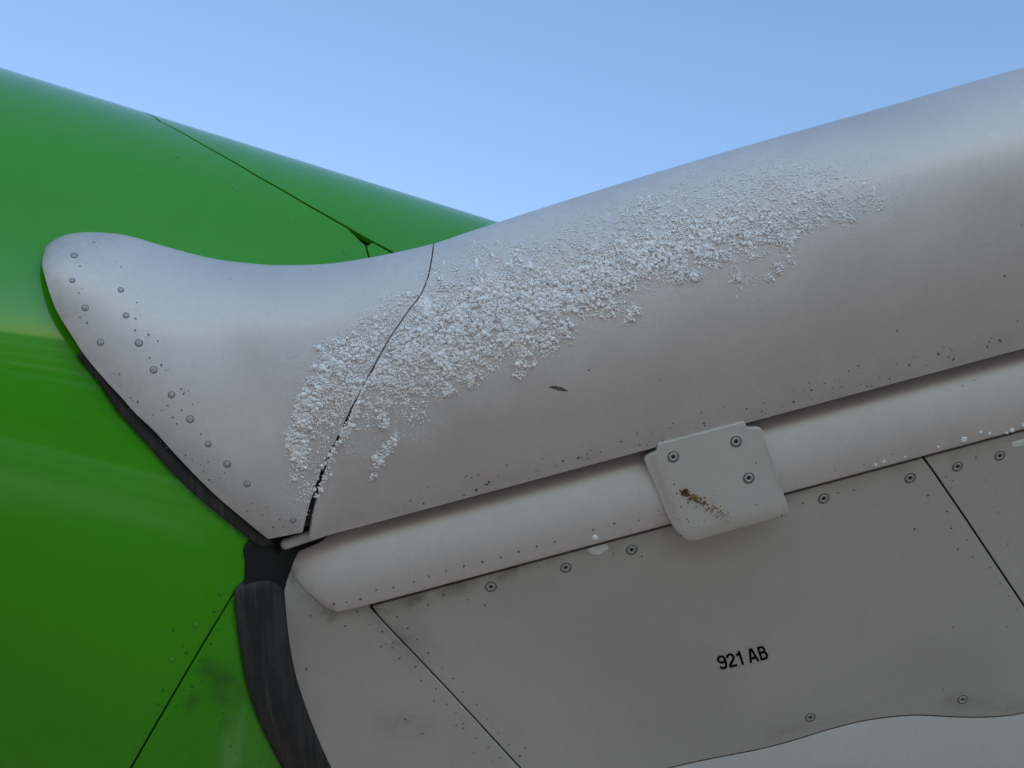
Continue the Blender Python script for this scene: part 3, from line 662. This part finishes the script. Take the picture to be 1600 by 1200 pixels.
Su = S[used]; base = shell_map(Su); nu = normals(shell_map, Su)
hu = np.where(okg.ravel()[used], np.maximum(hh[used], .25), -.8)
jit = (rng.random((len(used), 3))-.5)*.5*SC
Vf = base+nu*(hu*SC)[:, None]+jit
# grains
cand = np.stack([rng.uniform(440, 1460, 420000), rng.uniform(245, 810, 420000)], 1)
fc = field(cand, CORE)*gapf(cand); fdust = field(cand, DUST)
nz = vnoise(cand, 9, 21); nz2 = vnoise(cand, 30, 22)
prob = np.clip(fc*.8*(nz > .36)+.55*fdust*(nz > .34)*(.4+nz2), 0, 1)**1.6*.62
# fewer grains on the thin upper side, more at the lower rim
keep = (rng.random(len(cand)) < prob) & (cand[:, 1] > ytop(cand[:, 0])+14)
cand = cand[keep][:45000]; fc = fc[keep][:45000]
ph = (1+5**.5)/2
ico = np.array([(-1, ph, 0), (1, ph, 0), (-1, -ph, 0), (1, -ph, 0), (0, -1, ph), (0, 1, ph), (0, -1, -ph), (0, 1, -ph), (ph, 0, -1), (ph, 0, 1), (-ph, 0, -1), (-ph, 0, 1)])/1.9
icf = np.array([(0, 11, 5), (0, 5, 1), (0, 1, 7), (0, 7, 10), (0, 10, 11), (1, 5, 9), (5, 11, 4), (11, 10, 2), (10, 7, 6), (7, 1, 8), (3, 9, 4), (3, 4, 2), (3, 2, 6), (3, 6, 8), (3, 8, 9), (4, 9, 5), (2, 4, 11), (6, 2, 10), (8, 6, 7), (9, 8, 1)])
Sc = sinv(cand[:, 0], cand[:, 1]); pc = shell_map(Sc); nc = normals(shell_map, Sc)
rad = rng.uniform(.45, 1.1, len(cand))**1.3*(.75+1.0*np.clip(fc, 0, 1))
# height of the crust below each grain
fi = field(cand+0, CORE); hb = np.clip((fi*.95-.6+(.34*vnoise(cand, 15, 1)+.34*vnoise(cand, 7, 2)+.22*vnoise(cand+3.3, 4.2, 3)+.05-.5)*2.1)*3.2, 0, 1.15)*1.6
GV = []
for k in range(len(cand)):
    s = rng.uniform(.75, 1.2, 3); A = rng.normal(size=(3, 3)); Qm, _ = np.linalg.qr(A)
    GV.append((ico*s*rad[k]*SC)@Qm.T+pc[k]+nc[k]*(hb[k]+rad[k]*.35)*SC)
GV = np.vstack(GV); GF = (icf[None]+(np.arange(len(cand))*12+len(Vf))[:, None, None]).reshape(-1, 3)
# nodules: rounded, slightly knobbly lumps that leave gaps between them
def subdiv(V, Fc):
    V = [tuple(v) for v in V]; mid = {}; o = []
    def m_(a, b):
        k = (min(a, b), max(a, b))
        if k not in mid:
            q = (np.array(V[a])+np.array(V[b]))/2; V.append(tuple(q/np.linalg.norm(q))); mid[k] = len(V)-1
        return mid[k]
    for a, b, c in Fc:
        ab, bc, ca = m_(a, b), m_(b, c), m_(c, a); o += [(a, ab, ca), (b, bc, ab), (c, ca, bc), (ab, bc, ca)]
    return np.array(V), np.array(o)
SV, SF = subdiv(ico/np.linalg.norm(ico, axis=1)[:, None], icf)
C2 = np.stack([rng.uniform(440, 1430, 60000), rng.uniform(250, 800, 60000)], 1)
f2 = field(C2+np.stack([vnoise(C2, 14, 11)-.5, vnoise(C2, 14, 12)-.5], 1)*16, CORE)*gapf(C2)
g2 = .5*vnoise(C2, 13, 31)+.5*vnoise(C2, 6, 32)
p2 = np.clip((f2-.12)*1.1, 0, 1)**1.6*np.clip((g2-.42)*7, 0.02, 1)*1.0
k2 = (rng.random(len(C2)) < p2) & (C2[:, 1] > ytop(C2[:, 0])+20)
C2, f2, g2 = C2[k2][:16000], f2[k2][:16000], g2[k2][:16000]
S2_ = sinv(C2[:, 0], C2[:, 1]); p3 = shell_map(S2_); n3_ = normals(shell_map, S2_)
r2_ = (.6+2.5*rng.random(len(C2))**1.8)*(.42+.85*np.clip(f2, 0, 1)**1.5)
BV = []
for k in range(len(C2)):
    A = rng.normal(size=(3, 3)); Qm, _ = np.linalg.qr(A)
    q = (SV*rng.uniform(.72, 1.18, (len(SV), 1))*rng.uniform(.75, 1.3, 3))@Qm.T
    h_ = q@n3_[k]; q = q-np.outer(h_, n3_[k])*.28
    BV.append(q*r2_[k]*SC+p3[k]+n3_[k]*(r2_[k]*.45+g2[k]*1.2*max(f2[k], 0))*SC)
BV = np.vstack(BV); BF = (SF[None]+(np.arange(len(C2))*len(SV)+len(Vf)+len(GV))[:, None, None]).reshape(-1, 3)
GV = np.vstack([GV, BV]); GF = np.vstack([GF, BF]); print('nodules', len(C2))
ff = quads[:, ::-1].tolist() if False else quads.tolist()
fr = mesh('frost', np.vstack([Vf, GV]), ff+GF.tolist(), M['frost'], None, smooth=False)
sm = np.ones(len(fr.data.polygons), bool); fr.data.polygons.foreach_set('use_smooth', sm)
fr['kind'] = 'stuff'; fr['category'] = 'frost'; fr['label'] = 'white granular hoar frost crusted across the grey leading edge and fairing seam'
print('frost quads', len(ff), 'grains', len(cand))

# ------------------------------------------------------------------ ground
gmt = bpy.data.materials.new('apron'); gmt.use_nodes = True; n = gmt.node_tree; pb = n.nodes['Principled BSDF']
tc = n.nodes.new('ShaderNodeTexCoord')
nz = n.nodes.new('ShaderNodeTexNoise'); nz.inputs['Scale'].default_value = .35; nz.inputs['Detail'].default_value = 6
cr = n.nodes.new('ShaderNodeValToRGB'); cr.color_ramp.elements[0].position = .54; cr.color_ramp.elements[1].position = .63
cr.color_ramp.elements[0].color = (.075, .069, .06, 1); cr.color_ramp.elements[1].color = (.62, .60, .58, 1)  # pale snow patches, out of view, added to reflect as streaks in the green
n.links.new(tc.outputs['Object'], nz.inputs['Vector']); n.links.new(nz.outputs[0], cr.inputs[0]); n.links.new(cr.outputs[0], pb.inputs['Base Color'])
pb.inputs['Roughness'].default_value = .85
k = 2500; xs = np.linspace(-k, k, 41); X, Y = np.meshgrid(xs, xs, indexing='ij')
gr = loft('ground', np.stack([X, Y, 0*X], -1), gmt, parent=None, flip=True); gr['kind'] = 'structure'; gr['label'] = 'grey airport apron with snow patches added for their reflections'
